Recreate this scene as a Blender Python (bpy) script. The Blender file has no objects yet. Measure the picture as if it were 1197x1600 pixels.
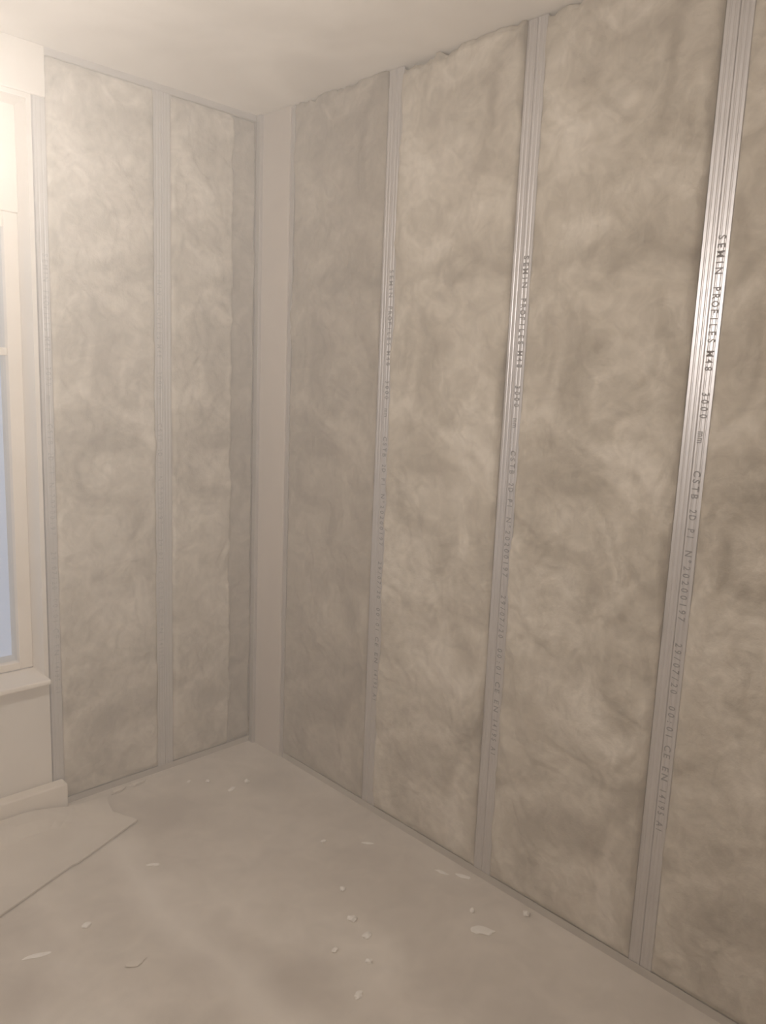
import bpy, bmesh, math, random
import numpy as np
from mathutils import Matrix, Vector

scene = bpy.context.scene
COL = scene.collection

# ------------------------------------------------------------------ camera
CAM_POS = Vector((-2.0388, -2.9020, 1.7117))
YAW, PITCH, ROLL = 0.793555, 0.164091, 0.040673
F_PX = 1211.4
fw = Vector((math.cos(PITCH) * math.cos(YAW), math.cos(PITCH) * math.sin(YAW), -math.sin(PITCH)))
rt = fw.cross(Vector((0, 0, 1))).normalized()
up = rt.cross(fw)
rt, up = rt * math.cos(ROLL) + up * math.sin(ROLL), up * math.cos(ROLL) - rt * math.sin(ROLL)
cam_data = bpy.data.cameras.new('camera')
cam_data.sensor_fit = 'VERTICAL'
cam_data.sensor_height = 24.0
cam_data.lens = F_PX * 24.0 / 1600.0
cam_data.clip_start = 0.02
cam = bpy.data.objects.new('camera', cam_data)
COL.objects.link(cam)
m = Matrix((rt, up, -fw)).transposed().to_4x4()
m.translation = CAM_POS
cam.matrix_world = m
scene.camera = cam

# ------------------------------------------------------------------ world (dusk sky seen through the window)
world = bpy.data.worlds.new('dusk')
scene.world = world
world.use_nodes = True
bg = world.node_tree.nodes['Background']
bg.inputs['Color'].default_value = (0.60, 0.66, 0.80, 1)
bg.inputs['Strength'].default_value = 0.75

# ------------------------------------------------------------------ exposure, lamp and haze settings
vs = scene.view_settings
vs.view_transform = 'Standard'
vs.look = 'None'
vs.gamma = 1.0
vs.use_curve_mapping = False
vs.exposure = 0.0
LAMP_POS = Vector((-1.74, -1.46, 2.08))
LAMP_STRENGTH = 1030.0
LAMP_COLOR = (1.0, 0.945, 0.89)
HAZE_DENSITY = 0.145
cy = scene.cycles
cy.max_bounces = 7
cy.diffuse_bounces = 5
cy.glossy_bounces = 2
cy.transmission_bounces = 2
cy.transparent_max_bounces = 6
cy.volume_bounces = 2
cy.use_light_tree = False
cy.use_adaptive_sampling = True
cy.adaptive_threshold = 0.06

H = 2.80                       # room height
RX0, RY0 = -3.30, -4.00        # far ends of the room behind the camera
R2 = -math.pi / 2              # right wall: local x runs along the wall to the viewer's right, local -y into the room


# ------------------------------------------------------------------ helpers
def obj(name, me, mat=None, parent=None):
    o = bpy.data.objects.new(name, me)
    COL.objects.link(o)
    if mat is not None and me is not None and not me.materials:
        me.materials.append(mat)
    if parent is not None:
        o.parent = parent
    return o


def tag(o, label=None, cat=None, group=None, kind=None):
    if label: o['label'] = label
    if cat: o['category'] = cat
    if group: o['group'] = group
    if kind: o['kind'] = kind
    return o


def empty(name, loc=(0, 0, 0), rz=0.0):
    o = bpy.data.objects.new(name, None)
    o.empty_display_size = 0.1
    COL.objects.link(o)
    o.location = loc
    o.rotation_euler = (0, 0, rz)
    return o


def box_bm(bm, x0, x1, y0, y1, z0, z1):
    v = [bm.verts.new((x, y, z)) for x in (x0, x1) for y in (y0, y1) for z in (z0, z1)]
    for f in ((0, 1, 3, 2), (4, 6, 7, 5), (0, 4, 5, 1), (2, 3, 7, 6), (0, 2, 6, 4), (1, 5, 7, 3)):
        bm.faces.new([v[i] for i in f])


def boxes(name, bs, bevel=0.0, seg=2):
    bm = bmesh.new()
    for b in bs:
        box_bm(bm, *b)
    bmesh.ops.recalc_face_normals(bm, faces=bm.faces)
    if bevel:
        bmesh.ops.bevel(bm, geom=list(bm.edges), offset=bevel, segments=seg, affect='EDGES', profile=0.5)
    me = bpy.data.meshes.new(name)
    bm.to_mesh(me)
    bm.free()
    return me


def smooth(me):
    me.polygons.foreach_set('use_smooth', [True] * len(me.polygons))


# vectorised gradient noise ------------------------------------------------
def perlin(x, y, seed):
    r = np.random.RandomState(seed)
    p = r.permutation(256)
    p = np.concatenate([p, p])
    g = r.rand(256) * 2 * np.pi
    gx, gy = np.cos(g), np.sin(g)
    xi, yi = np.floor(x).astype(int), np.floor(y).astype(int)
    xf, yf = x - xi, y - yi
    xi &= 255; yi &= 255
    u, v = xf ** 3 * (xf * (xf * 6 - 15) + 10), yf ** 3 * (yf * (yf * 6 - 15) + 10)

    def gr(ix, iy, dx, dy):
        h = p[p[ix & 255] + (iy & 255)]
        return gx[h] * dx + gy[h] * dy
    a = gr(xi, yi, xf, yf); b = gr(xi + 1, yi, xf - 1, yf)
    c = gr(xi, yi + 1, xf, yf - 1); d = gr(xi + 1, yi + 1, xf - 1, yf - 1)
    return ((a + u * (b - a)) + v * ((c + u * (d - c)) - (a + u * (b - a)))) * 1.4


def fbm(x, y, seed, octv=3):
    s, a = 0, 1.0
    for i in range(octv):
        s = s + a * perlin(x * 2 ** i, y * 2 ** i, seed + i)
        a *= 0.5
    return s


def sstep(t):
    t = np.clip(t, 0, 1)
    return t * t * (3 - 2 * t)


# ------------------------------------------------------------------ materials
def new_mat(name):
    mt = bpy.data.materials.new(name)
    mt.use_nodes = True
    nt = mt.node_tree
    b = nt.nodes['Principled BSDF']
    return mt, nt, b


def noise(nt, scale, detail=3.0, rough=0.55, dist=0.0, coord='Object', vscale=None):
    tc = nt.nodes.new('ShaderNodeTexCoord')
    n = nt.nodes.new('ShaderNodeTexNoise')
    n.inputs['Scale'].default_value = scale
    n.inputs['Detail'].default_value = detail
    n.inputs['Roughness'].default_value = rough
    n.inputs['Distortion'].default_value = dist
    if vscale:
        mp = nt.nodes.new('ShaderNodeMapping')
        mp.inputs['Scale'].default_value = vscale
        nt.links.new(tc.outputs[coord], mp.inputs['Vector'])
        nt.links.new(mp.outputs['Vector'], n.inputs['Vector'])
    else:
        nt.links.new(tc.outputs[coord], n.inputs['Vector'])
    return n


def ramp(nt, src, stops):
    r = nt.nodes.new('ShaderNodeValToRGB')
    el = r.color_ramp.elements
    while len(el) < len(stops):
        el.new(0.5)
    for e, (p, c) in zip(el, stops):
        e.position = p
        e.color = (*c, 1) if len(c) == 3 else c
    nt.links.new(src, r.inputs['Fac'])
    return r


def mix(nt, fac, a, b, mode='MIX'):
    n = nt.nodes.new('ShaderNodeMix')
    n.data_type = 'RGBA'
    n.blend_type = mode
    for s, v in ((n.inputs[0], fac), (n.inputs[6], a), (n.inputs[7], b)):
        if hasattr(v, 'is_linked') or hasattr(v, 'links'):
            nt.links.new(v, s)
        elif isinstance(v, (int, float)):
            s.default_value = v
        else:
            s.default_value = (*v, 1)
    return n.outputs[2]


def bump(nt, b, h, strength, dist):
    n = nt.nodes.new('ShaderNodeBump')
    n.inputs['Strength'].default_value = strength
    n.inputs['Distance'].default_value = dist
    nt.links.new(h, n.inputs['Height'])
    nt.links.new(n.outputs['Normal'], b.inputs['Normal'])


def wool_mat(name, lo, mid, hi):
    mt, nt, b = new_mat(name)
    tc = nt.nodes.new('ShaderNodeTexCoord')
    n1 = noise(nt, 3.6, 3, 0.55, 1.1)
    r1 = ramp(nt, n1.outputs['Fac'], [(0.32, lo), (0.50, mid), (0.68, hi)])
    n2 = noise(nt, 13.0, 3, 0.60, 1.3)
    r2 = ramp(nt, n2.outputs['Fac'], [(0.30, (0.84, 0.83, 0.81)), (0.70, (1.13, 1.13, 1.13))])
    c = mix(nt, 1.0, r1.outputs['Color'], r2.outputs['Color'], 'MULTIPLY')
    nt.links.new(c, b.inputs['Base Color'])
    b.inputs['Roughness'].default_value = 1.0
    b.inputs['Specular IOR Level'].default_value = 0.05
    n3 = noise(nt, 60.0, 2, 0.65, 0.0)
    bump(nt, b, n3.outputs['Fac'], 0.4, 0.006)
    return mt


WOOL = wool_mat('glass_wool', (0.325, 0.275, 0.215), (0.465, 0.405, 0.330), (0.60, 0.535, 0.455))
WOOL_DARK = wool_mat('glass_wool_dark', (0.225, 0.185, 0.145), (0.310, 0.262, 0.210), (0.400, 0.345, 0.282))  # same wool in darker tones, used on two batts


def plaster_mat(name, a, bcol, sc=1.6, bumpd=0.002):
    mt, nt, b = new_mat(name)
    n1 = noise(nt, sc, 4, 0.5, 0.4)
    r = ramp(nt, n1.outputs['Fac'], [(0.30, a), (0.70, bcol)])
    nt.links.new(r.outputs['Color'], b.inputs['Base Color'])
    b.inputs['Roughness'].default_value = 0.85
    b.inputs['Specular IOR Level'].default_value = 0.2
    n2 = noise(nt, 40.0, 1, 0.6)
    bump(nt, b, n2.outputs['Fac'], 0.3, bumpd)
    return mt


CEIL = plaster_mat('ceiling_plaster', (0.66, 0.605, 0.54), (0.88, 0.82, 0.75), 1.9)
PLASTER = plaster_mat('wall_plaster', (0.68, 0.62, 0.55), (0.77, 0.71, 0.64), 2.2)
OTHERWALL = plaster_mat('old_wall', (0.70, 0.65, 0.59), (0.78, 0.73, 0.67), 1.2)
PAINT = plaster_mat('white_paint', (0.74, 0.66, 0.57), (0.80, 0.72, 0.63), 3.0, 0.0008)
SHEETM = plaster_mat('dusty_sheet', (0.57, 0.505, 0.435), (0.70, 0.63, 0.55), 4.0, 0.001)
CRUMB = plaster_mat('plaster_crumb', (0.80, 0.75, 0.69), (0.92, 0.87, 0.81), 30.0, 0.002)


def floor_mat():
    mt, nt, b = new_mat('dusty_floor')
    n1 = noise(nt, 1.9, 4, 0.5, 0.5)
    r1 = ramp(nt, n1.outputs['Fac'], [(0.28, (0.52, 0.455, 0.392)), (0.52, (0.63, 0.560, 0.488)), (0.74, (0.74, 0.67, 0.595))])
    n2 = noise(nt, 9.0, 5, 0.6, 0.6)
    r2 = ramp(nt, n2.outputs['Fac'], [(0.3, (0.90, 0.90, 0.89)), (0.7, (1.07, 1.07, 1.07))])
    c = mix(nt, 1.0, r1.outputs['Color'], r2.outputs['Color'], 'MULTIPLY')
    # a trodden trail of pale dust running across the floor from (-0.85,-0.45) to (-0.95,-1.35)
    tc = nt.nodes.new('ShaderNodeTexCoord')
    sep = nt.nodes.new('ShaderNodeSeparateXYZ')
    nt.links.new(tc.outputs['Object'], sep.inputs[0])

    def mth(op, a, b_=None):
        n = nt.nodes.new('ShaderNodeMath'); n.operation = op
        for i, v in enumerate((a, b_)):
            if v is None: continue
            if isinstance(v, (int, float)): n.inputs[i].default_value = v
            else: nt.links.new(v, n.inputs[i])
        return n.outputs[0]
    wob = noise(nt, 3.0, 3, 0.5)
    d = mth('ADD', mth('ADD', sep.outputs['X'], 0.895), mth('MULTIPLY', mth('ADD', sep.outputs['Y'], 0.45), 0.0))
    d = mth('ABSOLUTE', mth('ADD', d, mth('MULTIPLY', mth('SUBTRACT', wob.outputs['Fac'], 0.5), 0.22)))
    mask = mth('MULTIPLY', mth('MAXIMUM', mth('SUBTRACT', 1.0, mth('DIVIDE', d, 0.11)), 0.0), 0.55)
    c = mix(nt, mask, c, (0.82, 0.75, 0.67))
    # a few soft-edged patches of darker floor colour: centre x, y, radius, strength
    for cx, cy_, rad, st in ((-0.62, -0.34, 0.20, 0.42), (-0.74, -1.37, 0.20, 0.45), (-0.20, -0.36, 0.16, 0.30), (-1.34, -0.90, 0.16, 0.40), (-0.95, -1.10, 0.14, 0.3), (-0.40, -1.85, 0.22, 0.3)):
        dx = mth('ADD', mth('SUBTRACT', sep.outputs['X'], cx), mth('MULTIPLY', mth('SUBTRACT', wob.outputs['Fac'], 0.5), 0.3))
        dy = mth('SUBTRACT', sep.outputs['Y'], cy_)
        dist = mth('SQRT', mth('ADD', mth('MULTIPLY', dx, dx), mth('MULTIPLY', dy, dy)))
        mk = nt.nodes.new('ShaderNodeMapRange')
        mk.interpolation_type = 'SMOOTHSTEP'
        nt.links.new(dist, mk.inputs['Value'])
        mk.inputs['From Min'].default_value = 0.0
        mk.inputs['From Max'].default_value = rad
        mk.inputs['To Min'].default_value = st
        mk.inputs['To Max'].default_value = 0.0
        c = mix(nt, mk.outputs['Result'], c, (0.36, 0.305, 0.26))
    nt.links.new(c, b.inputs['Base Color'])
    b.inputs['Roughness'].default_value = 0.8
    b.inputs['Specular IOR Level'].default_value = 0.25
    n3 = noise(nt, 55.0, 1, 0.6)
    bump(nt, b, n3.outputs['Fac'], 0.25, 0.002)
    return mt


FLOOR = floor_mat()


def steel_mat(name, col, rough, metallic, dust):
    mt, nt, b = new_mat(name)
    n1 = noise(nt, 6.0, 4, 0.6, 0.3)
    r = ramp(nt, n1.outputs['Fac'], [(0.35, tuple(k * 0.93 for k in col)), (0.65, col)])
    nt.links.new(r.outputs['Color'], b.inputs['Base Color'])
    rr = nt.nodes.new('ShaderNodeMapRange')
    rr.inputs['To Min'].default_value = rough - 0.05
    rr.inputs['To Max'].default_value = rough + 0.07
    nt.links.new(n1.outputs['Fac'], rr.inputs['Value'])
    nt.links.new(rr.outputs['Result'], b.inputs['Roughness'])
    b.inputs['Metallic'].default_value = metallic
    return mt


STEEL = steel_mat('galvanised_steel', (0.60, 0.57, 0.565), 0.40, 0.80, 0)
STEEL_DULL = steel_mat('dusty_track_steel', (0.42, 0.37, 0.32), 0.6, 0.2, 0)
STEEL_DUSTY = steel_mat('dusty_galvanised_steel', (0.53, 0.50, 0.485), 0.50, 0.45, 0)
POSTM = steel_mat('dull_post_face', (0.56, 0.485, 0.430), 0.55, 0.1, 0)

INK, _nt, _b = new_mat('print_ink')
_b.inputs['Base Color'].default_value = (0.16, 0.15, 0.16, 1)
_b.inputs['Roughness'].default_value = 0.7
_n = noise(_nt, 90.0, 2)
_r = ramp(_nt, _n.outputs['Fac'], [(0.35, (0.13, 0.12, 0.125)), (0.65, (0.21, 0.20, 0.205))])
_nt.links.new(_r.outputs['Color'], _b.inputs['Base Color'])

INK_FADED, _nt, _b = new_mat('print_ink_faded')
_b.inputs['Roughness'].default_value = 0.6
_n = noise(_nt, 60.0, 2)
_r = ramp(_nt, _n.outputs['Fac'], [(0.35, (0.30, 0.285, 0.28)), (0.65, (0.44, 0.42, 0.41))])
_nt.links.new(_r.outputs['Color'], _b.inputs['Base Color'])

GLASS, _nt, _b = new_mat('window_glass')
_out = _nt.nodes['Material Output']
_tr = _nt.nodes.new('ShaderNodeBsdfTransparent')
_tr.inputs['Color'].default_value = (0.93, 0.95, 0.97, 1)
_gl = _nt.nodes.new('ShaderNodeBsdfGlossy')
_gl.inputs['Roughness'].default_value = 0.08
_mx = _nt.nodes.new('ShaderNodeMixShader')
_mx.inputs['Fac'].default_value = 0.10
_nt.links.new(_tr.outputs[0], _mx.inputs[1]); _nt.links.new(_gl.outputs[0], _mx.inputs[2])
_nt.links.new(_mx.outputs[0], _out.inputs['Surface'])

BULB, _nt, _b = new_mat('lit_bulb')
_b.inputs['Base Color'].default_value = (1, 0.95, 0.9, 1)
_b.inputs['Emission Color'].default_value = (*LAMP_COLOR, 1)
_b.inputs['Emission Strength'].default_value = LAMP_STRENGTH
DARKPL, _nt, _b = new_mat('black_plastic')
_b.inputs['Base Color'].default_value = (0.03, 0.03, 0.03, 1)
_b.inputs['Roughness'].default_value = 0.5

# ------------------------------------------------------------------ room shell
T = 0.30                                     # outer wall thickness
BD = 0.052                                   # depth of the lining in front of the old walls
WX1, WX0 = -0.966, -2.00                     # window opening in x
WZ0, WZ1 = 0.558, 2.62                        # window opening in z

tag(obj('floor', boxes('floor', [(RX0 - T, T + BD, RY0 - T, T + BD, -0.2, 0.0)]), FLOOR), kind='structure')
tag(obj('ceiling', boxes('ceiling', [(RX0 - T, T + BD, RY0 - T, T + BD, H, H + 0.2)]), CEIL), kind='structure')
tag(obj('wall_right', boxes('wall_right', [(BD, T + BD, RY0, T + BD, 0, H)]), OTHERWALL), kind='structure')
tag(obj('wall_back', boxes('wall_back', [(RX0, BD, RY0 - T, RY0, 0, H)]), OTHERWALL), kind='structure')
tag(obj('wall_side', boxes('wall_side', [(RX0 - T, RX0, RY0 - T, T + BD, 0, H)]), OTHERWALL), kind='structure')
tag(obj('wall_left', boxes('wall_left', [
    (-0.950, BD, BD, T + BD, 0, H),
    (WX1, -0.950, 0.0, T + BD, 0, H),
    (WX0, WX1, 0.0, T + BD, 0, WZ0 - 0.020),
    (WX0, WX1, 0.0, T + BD, WZ1, H),
    (RX0, WX0, 0.0, T + BD, 0, H),
]), PLASTER), kind='structure')
# plaster head band above the window
tag(obj('trim_1', boxes('trim_1', [(WX0 - 0.08, -0.905, -0.014, -0.001, 2.635, H - 0.001)], 0.003), PLASTER), kind='structure')
tag(obj('baseboard_left', boxes('baseboard_left', [(RX0 + 0.001, -0.913, -0.060, -0.006, 0.0, 0.118)], 0.006, 3), PAINT), kind='structure')

# window ------------------------------------------------------------------
win = tag(empty('window_1', ((WX0 + WX1) / 2, 0.0, WZ0)), kind='structure')
wc = Vector(((WX0 + WX1) / 2, 0.0, WZ0))


def wpart(name, bs, mat, bev=0.0, parent=win):
    bs = [(a - wc.x, b - wc.x, c, d, e - wc.z, f - wc.z) for a, b, c, d, e, f in bs]
    return obj(name, boxes(name, bs, bev), mat, parent)


FY0, FY1 = 0.115, 0.175
GZ1 = 2.205
wpart('sill', [(WX0 - 0.04, WX1 + 0.004, -0.060, FY0, WZ0 - 0.020, WZ0)], PAINT, 0.006)
wpart('shutter_box', [(WX0, WX1, FY0 - 0.012, FY0 + 0.12, GZ1 + 0.055, WZ1)], PAINT, 0.004)
wpart('frame', [(WX1 - 0.050, WX1, FY0, FY1, WZ0, GZ1 + 0.055), (WX0, WX0 + 0.050, FY0, FY1, WZ0, GZ1 + 0.055),
                (WX0 + 0.050, WX1 - 0.050, FY0, FY1, GZ1, GZ1 + 0.055), (WX0 + 0.050, WX1 - 0.050, FY0, FY1, WZ0, WZ0 + 0.030)], PAINT, 0.003)
wpart('transom', [(WX0 + 0.050, WX1 - 0.050, FY0 + 0.008, FY1 - 0.008, 1.758, 1.786)], PAINT, 0.003)
wpart('pane', [(WX0 + 0.050, WX1 - 0.050, 0.142, 0.146, 1.786, GZ1)], GLASS)
wpart('pane', [(WX0 + 0.050, WX1 - 0.050, 0.142, 0.146, WZ0 + 0.030, 1.758)], GLASS)


# ------------------------------------------------------------------ steel studs
def channel_mesh(name, flange, height, z0, mirror=False):
    # centre line of a C section: back flange, web, grooved front flange (front face at local y = 0)
    t = 0.0005
    d = 0.047
    pts = [(flange - 0.002, d), (0.003, d), (0.0008, d - 0.002), (0.0008, 0.0025), (0.0022, 0.0006)]
    g = 0.0009
    for c in (0.28, 0.66):
        cx = flange * c
        pts += [(cx - 0.0032, 0.0006), (cx - 0.0012, 0.0006 + g), (cx + 0.0012, 0.0006 + g), (cx + 0.0032, 0.0006)]
    pts += [(flange - 0.0018, 0.0006), (flange - 0.0004, 0.0022), (flange - 0.0004, 0.0050)]
    P = np.array(pts)
    n = len(P)
    tan = np.zeros_like(P)
    tan[1:-1] = P[2:] - P[:-2]; tan[0] = P[1] - P[0]; tan[-1] = P[-1] - P[-2]
    tan /= np.linalg.norm(tan, axis=1)[:, None]
    nor = np.stack([-tan[:, 1], tan[:, 0]], 1)
    loop = np.concatenate([P + nor * t, (P - nor * t)[::-1]])
    if mirror:
        loop[:, 0] *= -1
    k = len(loop)
    verts = [(x, y, z0) for x, y in loop] + [(x, y, z0 + height) for x, y in loop]
    faces = []
    for i in range(k):
        j = (i + 1) % k
        f = (i, j, k + j, k + i)
        faces.append(f[::-1] if mirror else f)
    for i in range(n - 1):                     # end caps as strips
        faces.append((i, 2 * n - 1 - i, 2 * n - 2 - i, i + 1))
        faces.append((k + i, k + i + 1, k + 2 * n - 2 - i, k + 2 * n - 1 - i))
    me = bpy.data.meshes.new(name)
    me.from_pydata(verts, [], faces)
    bm = bmesh.new(); bm.from_mesh(me)
    bmesh.ops.recalc_face_normals(bm, faces=bm.faces)
    bm.to_mesh(me); bm.free()
    return me


# printed line: every word with the height of its first and last letter on the stud
WORDS = [('SEMIN', 2.123, 2.020), ('PROFILES', 1.994, 1.846), ('M48', 1.832, 1.774), ('3000', 1.727, 1.651), ('mm', 1.622, 1.588),
         ('CSTB', 1.518, 1.436), ('2D', 1.415, 1.380), ('P1', 1.362, 1.327), ('N\u00b020200197', 1.300, 1.095),
         ('29/07/20', 1.040, 0.885), ('00:01', 0.856, 0.753), ('CE', 0.737, 0.690), ('EN', 0.675, 0.625), ('14195', 0.605, 0.518), ('A1', 0.502, 0.466)]


def word_meshes():
    out = []
    for w, za, zb in WORDS:
        V, F = [], []
        L = za - zb
        step = L / len(w)
        for i, ch in enumerate(w):
            cu = bpy.data.curves.new('print_curve', 'FONT')
            cu.body = ch
            cu.size = 1.0
            cu.resolution_u = 3
            cu.offset = 0.015
            tmp = bpy.data.objects.new('print_tmp', cu)
            COL.objects.link(tmp)
            dg = bpy.context.evaluated_depsgraph_get()
            me = bpy.data.meshes.new_from_object(tmp.evaluated_get(dg))
            co = np.array([v.co[:2] for v in me.vertices])
            fs = [tuple(p.vertices) for p in me.polygons]
            bpy.data.objects.remove(tmp); bpy.data.curves.remove(cu); bpy.data.meshes.remove(me)
            if len(co) == 0: continue
            hh = 0.0195
            wd = co[:, 0].max() - co[:, 0].min()
            kx = min(step * 0.74 / 0.62, step * 0.86 / max(wd, 0.05))
            u = (co[:, 0] - co[:, 0].min()) * kx
            u = u + (step - wd * kx) / 2
            capH = 0.729 if ch not in 'm' else 0.729
            v = co[:, 1] / capH * hh - hh / 2
            base = len(V)
            V += [(vv, -0.00035, za - i * step - uu) for uu, vv in zip(u, v)]
            F += [tuple(base + q for q in f) for f in fs]
        me = bpy.data.meshes.new('printed_word')
        me.from_pydata(V, [], F)
        out.append(me)
    return out


TEXT = word_meshes()
TEXT_FADED = [t_.copy() for t_ in TEXT]
FL = 0.0365
Z0S = 0.003
CH_R = channel_mesh('channel', FL, H - 0.006, Z0S)
CH_L = channel_mesh('channel', FL, H - 0.006, Z0S, True)
CH_END = channel_mesh('channel', 0.042, H - 0.006, Z0S)
CH_RD, CH_LD = CH_R.copy(), CH_L.copy()


def stud(loc, rz, label, tx, group, single=False):
    e = empty('steel_stud', loc, rz)
    tag(e, label, 'metal stud', group)
    if single:
        ch = obj('channel', CH_END, STEEL_DUSTY, e)
    else:
        ch = obj('channel', CH_R, STEEL, e) if rz else obj('channel', CH_RD, STEEL_DUSTY, e)
        cl = obj('channel', CH_L, STEEL, e) if rz else obj('channel', CH_LD, STEEL_DUSTY, e)
        if tx is not None and tx < 0:
            ch = cl
    if tx is not None:
        for me in (TEXT if rz else TEXT_FADED):
            t = obj('printed_word', me, INK if rz else INK_FADED, ch)
            t.location = (tx, 0, 0)
    return e


GR = 'steel studs holding the glass wool'
S_R = [0.809, 1.399, 2.001]
stud((0, -0.809, 0), R2, 'steel stud on the right wall nearest the corner post', 0.016, GR)
stud((0, -1.399, 0), R2, 'middle of the three steel studs on the right wall', 0.016, GR)
stud((0, -2.001, 0), R2, 'steel stud with the brightest lamp highlight, rightmost on the right wall', 0.016, GR)
stud((-0.460, 0, 0), 0, 'faint steel stud in the middle of the glass wool left of the corner', -0.016, GR)
stud((-0.944, 0, 0), 0, 'single narrow steel stud standing beside the window', 0.027, GR, True)
stud((0, -2.600, 0), R2, 'steel stud on the right wall past the brightest one, outside the picture', 0.016, GR)

# ------------------------------------------------------------------ corner post
cp = tag(empty('corner_post', (0, 0, 0)), 'wide smooth pale post standing in the room corner', 'post')
obj('face_panel', boxes('face_panel', [(-0.012, -0.002, -0.218, -0.034, 0.001, H - 0.001)], 0.0025), POSTM, cp)
obj('corner_flange', boxes('corner_flange', [(-0.026, -0.002, -0.0335, -0.004, 0.001, H - 0.001)], 0.002), STEEL, cp)
obj('edge_lip', boxes('edge_lip', [(-0.0045, 0.002, -0.240, -0.2185, 0.001, H - 0.001)], 0.0015), STEEL, cp)


# ------------------------------------------------------------------ glass wool batts
def batt(name, x0, x1, z0, z1, bulge, seed, mat, label, rz, res=0.0085, edge=(0.0, 0.0), ragged=0.0, base=0.0012, amp=1.0, back=0.044, tb=(0.03, 0.03), grain=-1.0, flaps=()):
    W, Hh = x1 - x0, z1 - z0
    nx, nz = max(4, int(W / res)) + 1, int(Hh / res) + 1
    X, Z = np.meshgrid(np.linspace(0, W, nx), np.linspace(z0, z1, nz))
    wx = fbm(X * 3.1, Z * 3.1, seed + 50, 2) * 0.10
    wz = fbm(X * 3.1 + 9, Z * 3.1 + 4, seed + 60, 2) * 0.10
    big = fbm((X + wx) * 3.2, (Z + wz) * 3.2, seed, 2)
    med = fbm((X + wx) * 11, (Z + wz) * 9, seed + 10, 3)
    crease = 1 - np.abs(fbm((X + 1.6 * wx) * 5.5, (Z + 1.6 * wz) * 5.5, seed + 20, 2)) * 2.2
    crease = np.clip(crease, 0, 1) ** 3
    fine = fbm(X * 38, Z * 38, seed + 30, 2)
    eg = fbm(X * 0 + seed, Z * 6, seed + 40, 3) * 0.008
    dl = X - edge[0] + eg
    dr = (W - X) - edge[1] + eg
    w = sstep((dl + 0.006) / 0.020) * sstep((dr + 0.006) / 0.020)
    w = w * sstep((Z - z0) / tb[0]) * sstep((z1 - Z) / tb[1])
    h = bulge + amp * (0.008 * big + 0.0045 * med - 0.0030 * crease + 0.0016 * fine)
    ca, sa = math.cos(grain), math.sin(grain)
    ug, vg = X * ca + Z * sa, -X * sa + Z * ca
    lay = 0.5 + 0.9 * fbm((ug + wx) * 2.2, (vg + wz) * 6.0, seed + 80, 2)
    tt = lay * 3.0
    terr = np.floor(tt) + sstep((tt - np.floor(tt)) / 0.22)
    h = h + amp * 0.0050 * (terr - 1.5)
    for ze, xe, hgt, wid, zt, zb in flaps:         # torn flaps with one sharp edge
        ex = np.interp(Z, ze, xe) - x0 + 0.006 * fbm(Z * 20, Z * 0 + 0.5, seed + 90, 2)
        dd = ex - X
        h = h + hgt * sstep(dd / 0.014) * sstep(1 - dd / wid) * sstep((zt - Z) / 0.10) * sstep((Z - zb) / 0.06)
    h = np.maximum(h, -0.008)
    Y = base - w * (h + 0.004)
    if ragged:
        n = fbm(X * 5 + 0.37, X * 0 + seed + 0.41, seed + 70, 2) + 0.55 * fbm(X * 31 + 0.2, X * 0 + 0.3, seed + 75, 3)
        top = sstep((Z - (z1 - 0.10)) / 0.06)
        Y = Y - top * np.clip(n * 0.012 + 0.006, -0.004, 0.022)
        Z = Z - sstep((Z - (z1 - 0.06)) / 0.06) * np.clip(-n * 0.016 + 0.002, 0, 0.020)
    V = np.stack([X, Y, Z], -1).reshape(-1, 3)
    idx = np.arange(nx * nz).reshape(nz, nx)
    q = np.stack([idx[:-1, :-1], idx[:-1, 1:], idx[1:, 1:], idx[1:, :-1]], -1).reshape(-1, 4)
    ring = np.concatenate([idx[0, :], idx[1:, -1], idx[-1, -2::-1], idx[-2:0:-1, 0]])
    nb = len(V)
    Bv = V[ring].copy(); Bv[:, 1] = back
    V = np.concatenate([V, Bv])
    k = len(ring)
    a = ring; b_ = np.roll(ring, -1); c_ = nb + (np.arange(k) + 1) % k; d_ = nb + np.arange(k)
    side = np.stack([a, d_, c_, b_], -1)
    faces = q.tolist() + side.tolist() + [list(range(nb + k - 1, nb - 1, -1))]
    me = bpy.data.meshes.new(name)
    me.from_pydata(V.tolist(), [], faces)
    sm = [True] * len(q) + [False] * (k + 1)
    me.polygons.foreach_set('use_smooth', sm)
    o = obj(name, me, mat)
    if rz:
        o.location = (0, -x0, 0)
        o.rotation_euler = (0, 0, rz)
    else:
        o.location = (x0, 0, 0)
    tag(o, label, 'insulation', 'glass wool batts between the studs')
    return o


N = 'insulation_batt'
ZB, ZT = 0.029, H - 0.002
batt(N, 0.2415, 0.7715, ZB, ZT, 0.004, 11, WOOL_DARK, 'darker glass wool batt between the corner post and the nearest stud', R2, edge=(0.0, 0.0), ragged=1)
batt(N, 0.8465, 1.3615, ZB, ZT, 0.014, 23, WOOL, 'pale glass wool batt right of the stud nearest the corner post', R2, ragged=1)
batt(N, 1.4365, 1.9635, ZB, ZT, 0.010, 37, WOOL, 'glass wool batt with deep folds left of the brightest stud', R2, ragged=1, amp=1.3, grain=-1.05,
     flaps=(((1.05, 1.149, 1.246, 1.344, 1.412, 1.46), (1.942, 1.865, 1.83, 1.793, 1.741, 1.661), 0.015, 0.20, 1.52, 1.02),
            ((0.80, 0.93, 1.03, 1.15), (1.95, 1.86, 1.77, 1.66), 0.010, 0.16, 1.16, 0.78),
            ((1.70, 1.90, 2.05), (1.80, 1.66, 1.58), 0.008, 0.14, 2.10, 1.68)))
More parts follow.
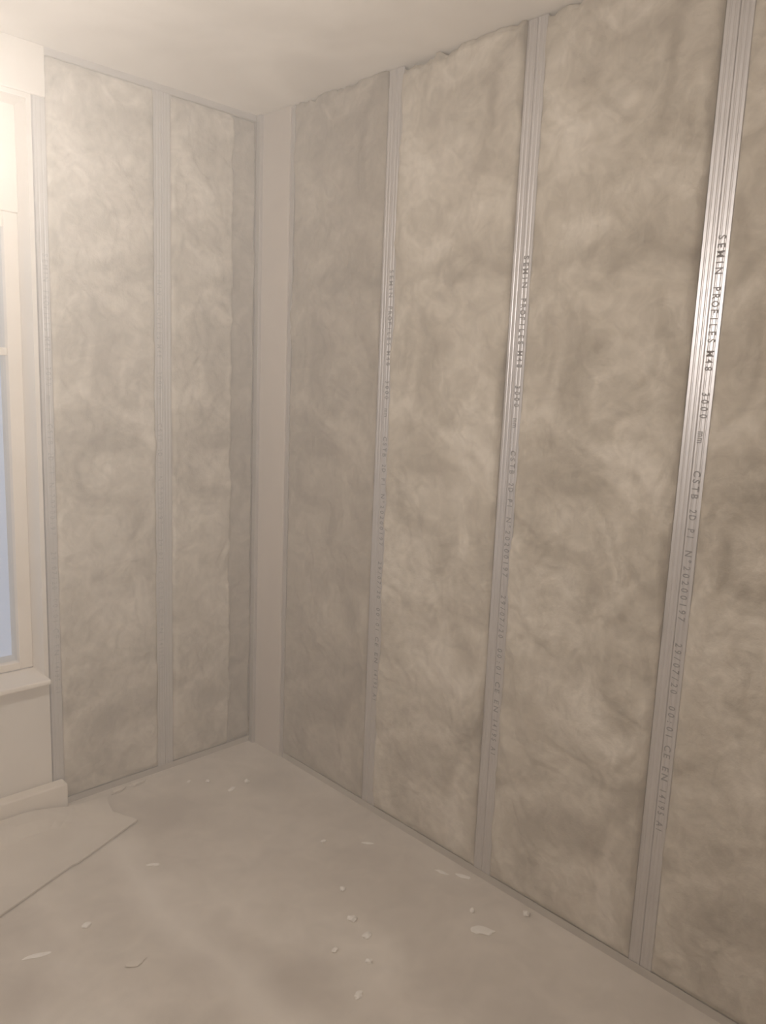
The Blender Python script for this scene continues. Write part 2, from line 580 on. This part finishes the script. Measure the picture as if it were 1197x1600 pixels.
batt(N, 2.0385, 2.5625, ZB, ZT, 0.006, 41, WOOL, 'glass wool batt at the right edge, right of the brightest stud', R2, ragged=1, amp=1.3)
batt(N, 2.6375, 3.9, ZB, ZT, 0.006, 53, WOOL, 'glass wool batt past the right edge of the picture', R2, res=0.02, ragged=1)
batt(N, -0.9015, -0.4975, ZB, H - 0.026, 0.008, 67, WOOL, 'wide glass wool batt between the window stud and the faint stud', 0, edge=(0.0, 0.0))
batt(N, -0.4225, -0.147, ZB, H - 0.026, 0.010, 71, WOOL, 'glass wool batt just right of the faint stud, left of the corner', 0, edge=(0.0, -0.03))
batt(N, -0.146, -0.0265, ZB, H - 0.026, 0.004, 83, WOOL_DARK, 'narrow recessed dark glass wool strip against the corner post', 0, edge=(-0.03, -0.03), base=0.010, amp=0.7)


# ------------------------------------------------------------------ floor and ceiling tracks
def track(name, length, zlo, zhi, label, loc, rz, mat):
    # U rail: back leg, base and a slightly uneven front leg
    up_ = zlo < 1
    t = 0.001
    n = int(length / 0.04)
    V, F = [], []
    rnd = np.random.RandomState(int(length * 100))
    prof = lambda k: [(-0.0012 - 0.0008 * rnd.rand(), zhi if up_ else zlo), (-0.0022, zlo if up_ else zhi)]
    bm = bmesh.new()
    xs = np.linspace(0, length, n)
    wob = fbm(xs * 3, xs * 0, 5, 2) * 0.0006
    for front in (True,):
        rows = []
        for x, wv in zip(xs, wob):
            y = -0.0024 + wv
            rows.append([bm.verts.new((x, yy, zz)) for yy, zz in ((y, zlo), (y, zhi), (y + t, zhi), (y + t, zlo))])
        for a, b in zip(rows[:-1], rows[1:]):
            for i in range(4):
                j = (i + 1) % 4
                bm.faces.new((a[i], b[i], b[j], a[j]))
        bm.faces.new(rows[0]); bm.faces.new(rows[-1][::-1])
    zz = (zlo, zlo + t) if up_ else (zhi - t, zhi)
    box_bm(bm, 0, length, -0.0012, 0.048, *zz)
    bmesh.ops.recalc_face_normals(bm, faces=bm.faces)
    me = bpy.data.meshes.new(name)
    bm.to_mesh(me); bm.free()
    o = obj(name, me, mat)
    o.location = loc
    o.rotation_euler = (0, 0, rz)
    return tag(o, label, 'metal track')


track('floor_track', 3.65, 0.0, 0.028, 'thin steel floor track along the foot of the right wall', (0, -0.242, 0), R2, STEEL_DULL)
track('floor_track', 0.878, 0.0, 0.026, 'thin steel floor track along the foot of the left wall', (-0.905, 0, 0), 0, STEEL_DULL)
track('ceiling_track', 0.878, H - 0.024, H, 'thin steel ceiling track along the top of the left wall', (-0.905, 0, 0), 0, STEEL)


# ------------------------------------------------------------------ loose sheet on the floor by the window
def sheet():
    # outline in world metres, counter-clockwise
    out = [(-2.40, -0.94), (-1.322, -0.527), (-1.05, -0.418), (-1.03, -0.418), (-0.747, -0.306), (-0.752, -0.285), (-0.800, -0.205), (-0.792, -0.150),
           (-0.772, -0.098), (-0.90, -0.078), (-1.02, -0.071), (-1.14, -0.068), (-2.40, -0.068)]
    bm = bmesh.new()
    f = bm.faces.new([bm.verts.new((x, y, 0)) for x, y in out])
    bmesh.ops.triangulate(bm, faces=[f])
    for it in range(5):
        long_ = [e for e in bm.edges if e.calc_length() > 0.05]
        if not long_: break
        bmesh.ops.subdivide_edges(bm, edges=long_, cuts=1)
        bmesh.ops.triangulate(bm, faces=list(bm.faces))
    co = np.array([v.co for v in bm.verts])
    lift = 0.050 * sstep((co[:, 1] + 0.17) / 0.10) * sstep((-0.80 - co[:, 0]) / 0.30)
    corner = 0.020 * sstep(1 - np.hypot(co[:, 0] + 0.79, co[:, 1] + 0.13) / 0.16)
    wav = 0.004 * (1 + fbm(co[:, 0] * 3, co[:, 1] * 3, 3, 2)) * sstep((co[:, 0] + 2.4) / 0.2)
    for v, z in zip(bm.verts, lift + corner + wav):
        v.co.z = 0.007 + z
    r = bmesh.ops.extrude_face_region(bm, geom=list(bm.faces))
    for v in [g for g in r['geom'] if isinstance(g, bmesh.types.BMVert)]:
        v.co.z -= 0.0065
    bmesh.ops.recalc_face_normals(bm, faces=bm.faces)
    me = bpy.data.meshes.new('floor_sheet')
    bm.to_mesh(me); bm.free()
    o = obj('floor_sheet', me, SHEETM)
    return tag(o, 'loose dusty flat sheet lying on the floor under the window', 'sheet')


sheet()


# ------------------------------------------------------------------ plaster crumbs and flakes
def crumb(name, xyz, size, seed, label, cat, rot=0.0):
    sx, sy, sz = size
    bm = bmesh.new()
    bmesh.ops.create_icosphere(bm, subdivisions=2, radius=0.5)
    rnd = random.Random(seed)
    for v in bm.verts:
        k = 1 + rnd.uniform(-0.34, 0.26)
        v.co = Vector((v.co.x * sx * k, v.co.y * sy * k, max(v.co.z, -0.32) * sz * (1 + rnd.uniform(-0.1, 0.25))))
    mz = min(v.co.z for v in bm.verts)
    for v in bm.verts:
        v.co.z -= mz
    me = bpy.data.meshes.new(name)
    bm.to_mesh(me); bm.free()
    o = obj(name, me, CRUMB)
    o.location = xyz
    o.rotation_euler = (0, 0, rot)
    tag(o, label, cat, 'plaster debris scattered on the floor')
    return o


CR = [
    # name, x, y, (sx, sy, sz), rotation, label, category
    ('plaster_crumb', -0.441, -0.162, (0.020, 0.014, 0.008), 0.4, 'tiny pale crumb, leftmost of four lying in front of the corner', 'crumb'),
    ('plaster_crumb', -0.379, -0.214, (0.022, 0.018, 0.012), 1.1, 'small pale crumb, second from left of four before the corner', 'crumb'),
    ('plaster_crumb', -0.337, -0.332, (0.038, 0.022, 0.010), 0.2, 'wide pale crumb, third from left of four before the corner', 'crumb'),
    ('plaster_crumb', -0.252, -0.320, (0.026, 0.022, 0.014), 0.8, 'bright crumb nearest the corner post, rightmost of four', 'crumb'),
    ('plaster_flake', -0.830, -0.590, (0.050, 0.016, 0.006), -0.6, 'long thin pale flake on the floor beside the loose sheet', 'flake'),
    ('plaster_crumb', -1.137, -0.739, (0.028, 0.024, 0.010), 0.3, 'lone pale crumb on the floor below the front edge of the sheet', 'crumb'),
    ('cardboard_scrap', -1.095, -0.982, (0.060, 0.030, 0.008), -0.2, 'dull floor-coloured scrap with a dark lower edge at bottom left', 'scrap'),
    ('plaster_flake', -1.300, -0.765, (0.070, 0.018, 0.005), -0.35, 'longest pale flake, near the left edge of the floor', 'flake'),
    ('plaster_crumb', -0.287, -0.872, (0.026, 0.016, 0.010), 0.0, 'topmost crumb in the middle of the floor, below the first stud', 'crumb'),
    ('plaster_flake', -0.164, -0.988, (0.046, 0.014, 0.004), -0.9, 'thin faint flake on the floor close to the right wall', 'flake'),
    ('plaster_crumb', -0.414, -1.128, (0.022, 0.020, 0.012), 0.7, 'pale crumb second from top in the trail down the floor', 'crumb'),
    ('plaster_crumb', -0.490, -1.261, (0.028, 0.034, 0.012), 0.5, 'larger blunt crumb halfway down the trail across the floor', 'crumb'),
    ('plaster_crumb', -0.506, -1.349, (0.034, 0.026, 0.010), 0.1, 'flat pale crumb just right of the blunt one in the trail', 'crumb'),
    ('plaster_crumb', -0.622, -1.332, (0.022, 0.018, 0.012), 0.0, 'bright little crumb left of the trail beside a dark floor patch', 'crumb'),
    ('plaster_crumb', -0.578, -1.434, (0.024, 0.020, 0.012), 1.9, 'bright crumb next to last in the trail down the floor', 'crumb'),
    ('plaster_crumb', -0.687, -1.508, (0.030, 0.024, 0.008), 0.4, 'dim crumb nearest the bottom of the picture', 'crumb'),
    ('plaster_flake', -0.215, -1.572, (0.080, 0.040, 0.009), -1.0, 'largest pale flake, lying on the floor near the right wall', 'flake'),
    ('plaster_crumb', -0.163, -1.493, (0.024, 0.014, 0.010), 0.6, 'small crumb just above the largest flake', 'crumb'),
    ('plaster_crumb', -0.043, -1.623, (0.024, 0.022, 0.016), 0.3, 'roundish bright crumb against the right wall floor track', 'crumb'),
    ('plaster_flake', -0.085, -1.290, (0.050, 0.014, 0.006), -1.3, 'small ragged flake at the foot of the middle stud', 'flake'),
    ('plaster_flake', -0.046, -1.352, (0.060, 0.018, 0.006), -1.2, 'ragged flake touching the track under the middle stud', 'flake'),
    ('plaster_chunk', -0.700, -0.045, (0.075, 0.030, 0.020), 0.3, 'rough chunk against the left wall behind the sheet corner', 'chunk'),
    ('plaster_chunk', -0.610, -0.040, (0.085, 0.028, 0.018), 0.1, 'low rough chunk against the left wall below the faint stud', 'chunk'),
]
for i, (nm, x, y, s, r, lb, ct) in enumerate(CR):
    o = crumb(nm, (x, y, 0.0), s, 100 + i, lb, ct, r)
    if nm in ('cardboard_scrap', 'plaster_chunk'):
        o.data.materials[0] = SHEETM

# ------------------------------------------------------------------ hanging bulb that lights the room (left of the picture)
pb = tag(empty('pendant_bulb', (LAMP_POS.x, LAMP_POS.y, H)), 'bare lit bulb hanging on a cord from the ceiling', 'lamp')


def lathe(name, prof, seg=12):
    V = [(r * math.cos(2 * math.pi * k / seg), r * math.sin(2 * math.pi * k / seg), z) for r, z in prof for k in range(seg)]
    F = [(i * seg + k, i * seg + (k + 1) % seg, (i + 1) * seg + (k + 1) % seg, (i + 1) * seg + k) for i in range(len(prof) - 1) for k in range(seg)]
    F += [tuple(range(seg))[::-1], tuple((len(prof) - 1) * seg + k for k in range(seg))]
    me = bpy.data.meshes.new(name)
    me.from_pydata(V, [], F)
    bm = bmesh.new(); bm.from_mesh(me)
    bmesh.ops.recalc_face_normals(bm, faces=bm.faces)
    bm.to_mesh(me); bm.free()
    smooth(me)
    return me


dz = LAMP_POS.z - H
obj('cord', lathe('cord', [(0.003, 0.0), (0.003, dz + 0.10)], 8), DARKPL, pb)
obj('socket', lathe('socket', [(0.006, dz + 0.108), (0.018, dz + 0.10), (0.020, dz + 0.055), (0.016, dz + 0.052)]), DARKPL, pb)
obj('bulb', lathe('bulb', [(0.013, dz + 0.052), (0.015, dz + 0.035), (0.026, dz + 0.015), (0.031, dz - 0.005), (0.028, dz - 0.022), (0.017, dz - 0.034), (0.004, dz - 0.0385)]), BULB, pb)

# ------------------------------------------------------------------ dusty haze hanging in the room
if HAZE_DENSITY > 0:
    hz = bpy.data.materials.new('dust_haze')
    hz.use_nodes = True
    nt = hz.node_tree
    nt.nodes.remove(nt.nodes['Principled BSDF'])
    sc = nt.nodes.new('ShaderNodeVolumeScatter')
    sc.inputs['Color'].default_value = (0.97, 0.93, 0.88, 1)
    sc.inputs['Density'].default_value = HAZE_DENSITY
    sc.inputs['Anisotropy'].default_value = 0.25
    nt.links.new(sc.outputs[0], nt.nodes['Material Output'].inputs['Volume'])
    hb = obj('dust_haze', boxes('dust_haze', [(RX0 + 0.003, -0.045, RY0 + 0.003, -0.045, 0.0005, H - 0.0005)]), hz)
    tag(hb, 'thin warm dust haze filling the room air', 'haze', kind='stuff')
